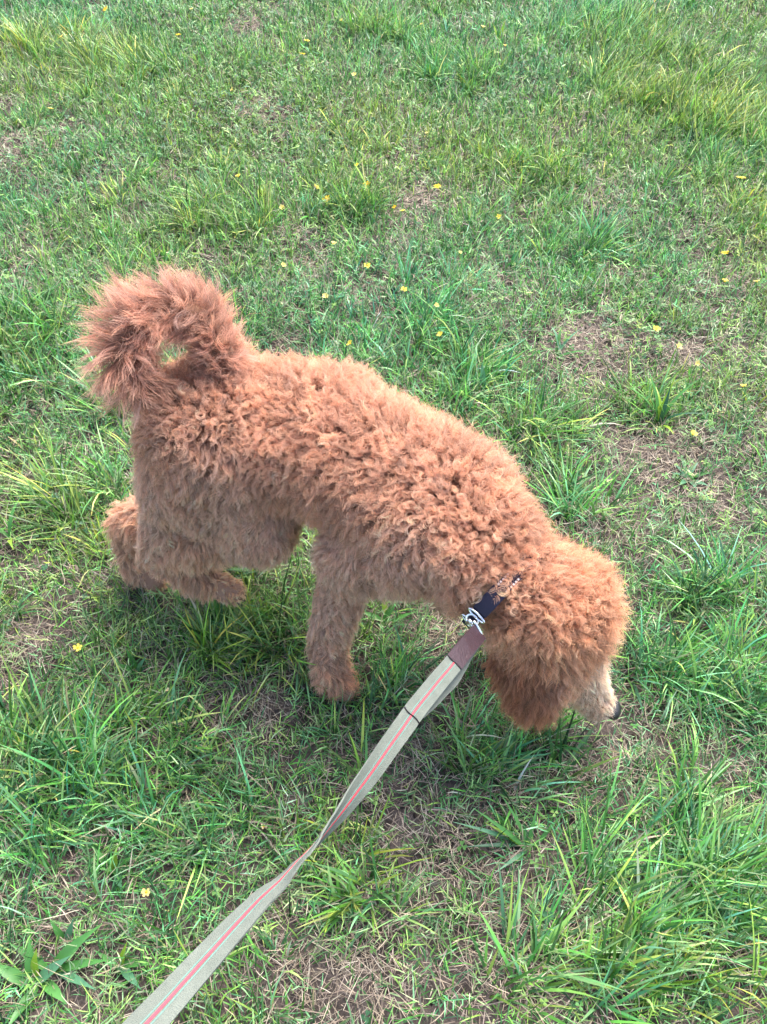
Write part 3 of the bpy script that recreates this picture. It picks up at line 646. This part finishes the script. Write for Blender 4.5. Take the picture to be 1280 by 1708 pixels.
# the end is folded through the hook and sewn back on itself; the fold stands off on one side
fold = path.copy(); bul = np.zeros(len(path)); ii = np.arange(0, 37); bul[:37] = np.sin(np.clip(ii/36., 0, 1)*math.pi)**.8
fold[:37] -= ND[:37]*(.0022 + .016*bul[:37])[:, None]; fold[:37] -= -SD[:37]*(.013*bul[:37])[:, None]*(1 if project(path[20]+SD[20]*.01)[0] > project(path[20])[0] else -1)
ribbon('folded_end', 2, 36, -HW*.94, HW*.94, -.0009, .0009, web, leash, path=fold, cols=4)
leather = plain('brown_leather', (.032, .015, .02), .42, var=.3, scale=120, bump=.5, bump_scale=350, spec=.5)
ribbon('leather_wrap', 1, 18, -HW*1.03, HW*1.03, -.0016, .0022, leather, leash, cols=4)
black_thread = plain('black_thread', (.015, .012, .015), .8)
for i_ in (18, 37):
    for sg_ in (-1, 1): tube('seam', [path[i_] + SD[i_]*HW*u_ + ND[i_]*sg_*.0019 + TT[i_]*.0015*math.sin(u_*3) for u_ in np.linspace(-1, 1, 9)], .0008, black_thread, leash, seg=6)
# snap hook: swivel eye on the strap, barrel, hook body around the ring, thumb latch
a0, a1 = path[1], hook0; hd_ = nrm(a1-a0); hl = np.linalg.norm(a1-a0); sdv = nrm(SD[1]-hd_*np.dot(SD[1], hd_)); ndv = np.cross(hd_, sdv)
hookE = bpy.data.objects.new('snap_hook', None); COL.objects.link(hookE); hookE.parent = leash; hookE.location = (0, 0, 0)
class _P:                                                  # children of the hook sit in the leash's frame
    pass
def hook_tube(name, pts, r, closed=False):
    o = tube(name, [p - np.array(leash.location) for p in pts], r, steel, None, closed); o.parent = hookE; return o
hook_tube('eye', [a0 + hd_*(.002+.0045*math.sin(a)) + sdv*.0165*math.cos(a) for a in np.linspace(0, 6.283, 30)[:-1]], .0021, True)
hook_tube('barrel', [a0 + hd_*.006, a0 + hd_*.009, a0 + hd_*.012, a0 + hd_*.016], [.0035, .0048, .0048, .0034])
hk = [a0 + hd_*(.016 + (hl-.010)*u) + sdv*.0048*math.sin(u*math.pi) for u in np.linspace(0, 1, 9)]
hk += [a0 + hd_*(.016+(hl-.010)*u) - sdv*.0048*math.sin(u*math.pi) for u in np.linspace(.95, .12, 9)]
hook_tube('hook', hk, .0028, True)
hook_tube('latch', [a0 + hd_*.018 + sdv*.006, a0 + hd_*.021 + sdv*.011, a0 + hd_*.024 + sdv*.013], [.002, .0028, .0022])
# the hand loop at the near end, held below the picture's edge
pe = path[-1]; te = TT[-1]; lp = [pe + te*(.075*(1-math.cos(a))) + ND[-1]*.03*math.sin(a) for a in np.linspace(0, 6.283, 40)]
V, Fc = [], []
for i, p_ in enumerate(lp):
    for w_ in (-HW, HW): V.append(p_ + SD[-1]*w_)
for i in range(len(lp)-1): Fc.append((2*i, 2*i+1, 2*i+3, 2*i+2))
hl_o = put('hand_loop', mesh_py('hand_loop', V, Fc), web, leash); so_ = hl_o.modifiers.new('t', 'SOLIDIFY'); so_.thickness = .0018

# ------------------------------------------------------------------ yellow flowers
petal_mat = leafy('yellow_petal', .4, .5, .3, color=(.85, .66, .10), scale=300); pale_mat = leafy('pale_petal', .4, .55, .3, color=(.82, .66, .22), scale=300)
gold_mat = leafy('golden_petal', .4, .5, .3, color=(.82, .55, .03), scale=300)
stem_mat = leafy('flower_stem', .2, .5, .4, color=(.10, .20, .05)); cream_mat = leafy('withered_petal', .3, .7, .2, color=(.62, .52, .32), scale=300)
def petal_bloom(n, R, cup, wid, ragged=.1, seed=0):
    rg = np.random.default_rng(seed); V, Fc = [], []
    for k in range(n):
        a = 6.283*k/n + rg.normal(0, ragged); ln_ = R*rg.uniform(.85, 1.1); cpk = cup*rg.uniform(.8, 1.15); b0 = len(V)
        for i, (u, w) in enumerate(((.12, .16), (.4, .34), (.75, .5), (.95, .36), (1.03, .1))):
            out = ln_*u*math.cos(cpk*(1-.45*u)); z_ = ln_*u*math.sin(cpk*(1-.45*u))
            for s in (-1, 0, 1):
                ww = w*wid*ln_*s; V.append((out*math.cos(a)-ww*math.sin(a), out*math.sin(a)+ww*math.cos(a), z_+(abs(s)*.08*ln_)))
        for i in range(4):
            for j in range(2): q_ = b0+i*3+j; Fc.append((q_, q_+1, q_+4, q_+3))
    return mesh_py('petals', V, Fc)
def disc_mesh():
    V, Fc = [], []
    for i, (r_, z_) in enumerate(((.0026, .0), (.003, .0015), (.0018, .003), (.0003, .0034))):
        for j in range(8): V.append((r_*math.cos(.785*j), r_*math.sin(.785*j), z_))
    for i in range(3):
        for j in range(8): Fc.append((i*8+j, i*8+(j+1) % 8, i*8+8+(j+1) % 8, i*8+8+j))
    return mesh_py('centre', V, Fc)
BL = {'funnel': [petal_bloom(5, .0115, 1.05, .75, .1, s) for s in (1, 2)], 'open': [petal_bloom(6, .0105, .45, .62, .12, s) for s in (3, 4)], 'daisy': [petal_bloom(11, .0115, .28, .34, .14, s) for s in (5, 6)]}
centre_me = disc_mesh()
def flower(px_, py_, kind, mat, label, z=.055, s=1.):
    rg = np.random.default_rng(px_*7+py_); h = at(px_, py_, z); off = rg.normal(0, .012, 2); gz = float(ground_h(h[0]+off[0], h[1]+off[1]))
    root = np.array([h[0]+off[0], h[1]+off[1], gz]); e = empty('yellow_flower', tuple(map(float, root))); tag(e, label, 'flower', 'small yellow flowers dotted over the lawn')
    loc = h-root; mid_ = loc*.5 + np.array([off[0]*.4, off[1]*.4, .004])
    st = tube('stem', [root*0, mid_*.5+np.array([0, 0, .002]), mid_, loc*.8+mid_*.1, loc], [.0011, .001, .0009, .0009, .0012], stem_mat, None, seg=6); st.parent = e
    b = bpy.data.objects.new('bloom', BL[kind][int(rg.integers(0, 2))].copy()); b.data.materials.clear(); b.data.materials.append(mat); COL.objects.link(b); b.parent = e
    b.location = loc; sc_ = .74*s*(1+.22*max(0, h[1]-.8)); b.scale = (sc_,)*3
    b.rotation_euler = (rg.normal(.25, .25), rg.normal(0, .25), rg.uniform(0, 6.28))
    c = bpy.data.objects.new('centre', centre_me); COL.objects.link(c); c.parent = b; 
    if not centre_me.materials: centre_me.materials.append(gold_mat)
Y, PA, GO = petal_mat, pale_mat, gold_mat
FLOWERS = [
 (130, 1081, 'open', Y, 'round bright yellow flower in the grass below the dog\'s hind paws', .06, 1.),
 (245, 1488, 'open', PA, 'pale yellow flower above the near end of the leash', .06, 1.),
 (1156, 725, 'funnel', Y, 'yellow flower at the edge of the straw patch below the lime leaf clump', .06, 1.),
 (1094, 550, 'funnel', Y, 'yellow trumpet flower left of the pair above the lime leaf clump', .06, 1.05),
 (1131, 579, 'funnel', PA, 'pale yellow trumpet flower right of the pair above the lime leaf clump', .06, 1.),
 (1163, 606, 'funnel', PA, 'small pale flower just right above the lime leaf clump\'s tips', .06, .7),
 (1240, 645, 'funnel', Y, 'yellow flower near the right edge, level with the lime leaf clump', .055, .8),
 (1210, 422, 'daisy', GO, 'golden flower near the right edge, uppermost of a loose column of three', .05, .9),
 (1209, 470, 'funnel', Y, 'yellow trumpet flower right below the golden flower near the right edge', .055, .9),
 (1263, 471, 'funnel', PA, 'pale flower touching the right edge of the picture', .055, .8),
 (1236, 297, 'daisy', Y, 'wide open yellow flower below the tall grass at upper right', .06, 1.2),
 (736, 559, 'funnel', Y, 'yellow flower nearest above the dog\'s back at mid back', .055, 1.),
 (728, 510, 'funnel', PA, 'slim pale flower, middle of three rising above the dog\'s mid back', .06, .75),
 (674, 483, 'open', Y, 'yellow flower, upper left of three above the dog\'s mid back', .055, 1.),
 (585, 573, 'funnel', Y, 'yellow flower touching the outline of the dog\'s back near the hips', .06, 1.),
 (544, 495, 'funnel', PA, 'pale yellow flower right of the dog\'s curled tail', .055, .9),
 (613, 443, 'open', Y, 'yellow flower higher up and right of the dog\'s curled tail', .055, .95),
 (472, 442, 'funnel', PA, 'small pale flower directly right of the tail\'s top', .05, .75),
 (557, 407, 'funnel', PA, 'slim pale yellow flower above the right side of the tail', .06, .8),
 (768, 422, 'funnel', PA, 'tiny pale bud standing alone in mid lawn above the back', .055, .6),
 (833, 361, 'open', Y, 'yellow flower beside a dark green tuft right of centre', .05, .75),
 (658, 345, 'open', GO, 'golden flower, left of two close together at upper centre', .05, .65),
 (672, 352, 'open', Y, 'yellow flower, right of two close together at upper centre', .05, .75),
 (730, 311, 'daisy', GO, 'golden open flower right of the upper centre pair', .05, .95),
 (611, 308, 'daisy', GO, 'broad golden flower in the upper middle cluster, rightmost of it', .05, 1.15),
 (595, 275, 'open', GO, 'small golden flower topping the upper middle cluster', .05, .7),
 (545, 332, 'daisy', GO, 'broad golden flower lowest in the upper middle cluster', .045, 1.15),
 (528, 312, 'open', Y, 'yellow flower, leftmost of the upper middle cluster', .05, .8),
 (471, 346, 'funnel', PA, 'pale flower left of and below the upper middle cluster', .05, .8),
 (398, 295, 'funnel', Y, 'yellow trumpet flower alone left of the upper middle cluster', .055, .85),
 (591, 125, 'funnel', PA, 'slim pale flower high on the lawn near the middle', .06, .8),
 (388, 150, 'funnel', PA, 'pale flower high on the lawn left of the middle', .055, .65),
 (84, 181, 'daisy', GO, 'golden flower near the left edge in the upper lawn', .05, .8),
 (103, 61, 'open', PA, 'cream yellow flower near the upper left corner', .06, .8),
 (177, 15, 'daisy', GO, 'golden flower at the top edge towards the left corner', .05, .95),
 (298, 58, 'daisy', GO, 'dark golden flower in the upper left lawn, right of the cream one', .05, .75),
 (320, 15, 'open', PA, 'pale flower at the top edge left of the middle', .05, .6),
 (512, 68, 'daisy', Y, 'yellow flower near the top, upper of two by the middle', .05, .8),
 (505, 90, 'daisy', Y, 'yellow flower near the top, lower of two by the middle', .05, .8),
 (570, 35, 'funnel', PA, 'pale flower near the top just right of the middle pair', .06, .7),
 (703, 40, 'open', PA, 'tiny pale flower near the top right of the middle', .05, .5),
 (806, 46, 'funnel', PA, 'pale trumpet flower near the top, left of a light green sprout', .06, .7),
 (843, 77, 'funnel', PA, 'pale trumpet flower near the top, lower right of its pale neighbour', .06, .75),
 (712, 222, 'open', PA, 'pale flower alone in the upper lawn right of the middle', .05, .55),
]
for f_ in FLOWERS: flower(*f_)
flower(440, 1379, 'open', cream_mat, 'withered cream flower lying left of the leash\'s twist', .02, .8)
flower(280, 1152, 'funnel', cream_mat, 'closed cream bud in the grass below the dog\'s belly', .05, .6)

# ------------------------------------------------------------------ single broad-leaved plants
def leaf_mesh(L_, W_, tilt, curl, seg=7, fold=.25, tip=.0):
    V, Fc = [], []; x_ = z_ = 0.
    for i in range(seg+1):
        t = i/seg; w = W_*(.5*(.28+.72*math.sin(math.pi*min(1, t*1.15+.08))**.8) if t < .93 else .06) if i < seg else .0004
        for s in (-1, 0, 1): V.append((x_, s*w, z_ + abs(s)*w*fold))
        a = tilt + curl*t; x_ += L_/seg*math.sin(a); z_ = max(z_ + L_/seg*math.cos(a), .004)
    for i in range(seg):
        for j in range(2): q_ = i*3+j; Fc.append((q_, q_+1, q_+4, q_+3))
    return mesh_py('leaf', V, Fc)
LEAFM = {k: leafy('leaf_'+k, .38, .38, .5, color=c, scale=50) for k, c in dict(green=(.09, .27, .06), lime=(.26, .42, .035), blue=(.10, .26, .13), dark=(.03, .105, .05)).items()}
def plant(px_, py_, label, leaves, name='weed', cat='plant'):
    p = at(px_, py_, .0); p[2] = float(ground_h(p[0], p[1])); e = empty(name, tuple(map(float, p))); tag(e, label, cat)
    for (az, L_, W_, tl, cu, mt) in leaves:
        o = bpy.data.objects.new('leaf', leaf_mesh(L_*.9, W_*.8, tl, cu)); o.data.materials.append(LEAFM[mt]); COL.objects.link(o); o.parent = e
        o.location = (RNG.normal(0, .004), RNG.normal(0, .004), 0); o.rotation_euler = (RNG.normal(0, .12), 0, math.radians(az))
    st = tube('stem', [(0, 0, -.004), (0, 0, .006), (.001, 0, .014)], [.004, .0035, .002], LEAFM['green'], None, seg=7); st.parent = e
plant(1098, 712, 'clump of arching broad leaves, two of them bright lime, right of the dog\'s back', [(120, .15, .012, .2, .9, 'green'), (170, .16, .011, .35, 1.0, 'green'), (20, .16, .012, .3, 1.0, 'green'), (60, .14, .010, .3, .6, 'lime'), (95, .13, .014, .1, 1.9, 'lime'),
      (-80, .09, .013, .5, 1.2, 'lime'), (200, .13, .010, .5, .9, 'green'), (-20, .13, .010, .5, 1.1, 'dark'), (75, .12, .012, .05, .7, 'dark'), (140, .10, .010, .25, .8, 'green')], 'leafy_clump')
plant(60, 1640, 'low weed with broad pointed leaves in the bottom left corner', [(160, .085, .022, .9, .6, 'green'), (100, .07, .020, .5, .8, 'green'), (30, .08, .020, .8, .5, 'blue'), (-40, .07, .02, 1., .5, 'green'), (-110, .075, .018, 1., .5, 'green'), (70, .06, .018, .3, .6, 'lime')])
plant(105, 1575, 'weed with two upright blunt leaves near the left edge by bare soil', [(80, .055, .013, .25, .5, 'blue'), (130, .055, .013, .3, .5, 'green'), (-60, .04, .011, .9, .4, 'green')])
plant(95, 1622, 'spreading long-leaved weed just above the bottom left corner weed', [(35, .12, .020, .75, .6, 'green'), (5, .10, .016, 1.0, .4, 'green'), (-25, .09, .015, 1.1, .3, 'blue'), (150, .08, .015, 1., .4, 'green')])
plant(200, 1620, 'small weed with one lime leaf left of the leash\'s near end', [(60, .05, .012, .4, .6, 'lime'), (-40, .07, .016, .9, .5, 'blue'), (-10, .07, .015, .9, .5, 'green'), (150, .05, .012, .9, .4, 'green')])
plant(190, 1460, 'weed with light green oval leaves upper left of the pale flower', [(20, .06, .016, .7, .8, 'green'), (80, .055, .014, .5, .8, 'lime'), (140, .06, .015, .7, .8, 'green'), (-60, .05, .014, .9, .5, 'blue')])
plant(20, 905, 'single bright lime blade curling up at the left edge', [(75, .11, .011, .2, 1.6, 'green'), (-60, .08, .013, .3, 1.6, 'lime'), (150, .07, .009, .6, .7, 'green')])
plant(640, 1040, 'bright leafy sprout between the front leg and the dog\'s chest', [(110, .08, .014, .35, .9, 'lime'), (50, .08, .014, .5, .8, 'green'), (10, .075, .012, .7, .8, 'green'), (170, .075, .012, .7, .8, 'green'), (-80, .05, .01, .9, .4, 'green')])
plant(808, 655, 'dark blue-green broad leaf pair right above the dog\'s shoulder line', [(95, .085, .020, .15, .6, 'blue'), (60, .09, .016, .2, .5, 'green'), (150, .06, .012, .7, .6, 'dark')])
plant(930, 600, 'broad blue-green leaves left of the upper straw patch', [(120, .09, .015, .5, .9, 'blue'), (30, .10, .012, .6, .9, 'blue'), (75, .08, .013, .4, .9, 'green'), (-10, .09, .01, .8, .7, 'green')])
plant(1150, 800, 'rosette of pale blue-green leaves below the straw patch with yellow flower', [(a_, .055, .016, .95, .5, 'blue' if a_ % 120 else 'green') for a_ in range(0, 360, 45)])
plant(880, 1415, 'spreading coarse grass plant with splayed blades on bare soil', [(170, .14, .009, 1., .4, 'blue'), (150, .13, .009, .8, .5, 'green'), (130, .11, .008, .7, .5, 'green'), (190, .12, .009, 1.1, .3, 'dark'), (80, .09, .008, .6, .6, 'green'), (215, .10, .008, 1.1, .3, 'blue'), (40, .08, .008, .8, .5, 'green'), (160, .09, .010, .9, .4, 'lime')], 'grass_plant')
plant(162, 1165, 'small rosette weed with rounded leaflets below the bright yellow flower', [(a_, .035, .014, .9, .4, 'green') for a_ in range(10, 360, 60)])
plant(235, 1115, 'upright two-leaved weed beside the tall tuft under the dog', [(100, .06, .014, .1, .5, 'green'), (40, .055, .012, .3, .6, 'blue'), (170, .05, .012, .6, .5, 'green')])
plant(830, 75, 'light green pointed sprout among the tiny pale flowers at the top', [(60, .10, .018, .3, .5, 'lime'), (130, .09, .018, .4, .5, 'lime'), (95, .08, .015, .2, .4, 'green')])
plant(1235, 1455, 'lime clover-like leaf near the right edge in the lower lawn', [(90, .035, .016, .5, .6, 'lime'), (-20, .04, .014, .9, .4, 'green'), (200, .04, .014, .9, .4, 'green')])
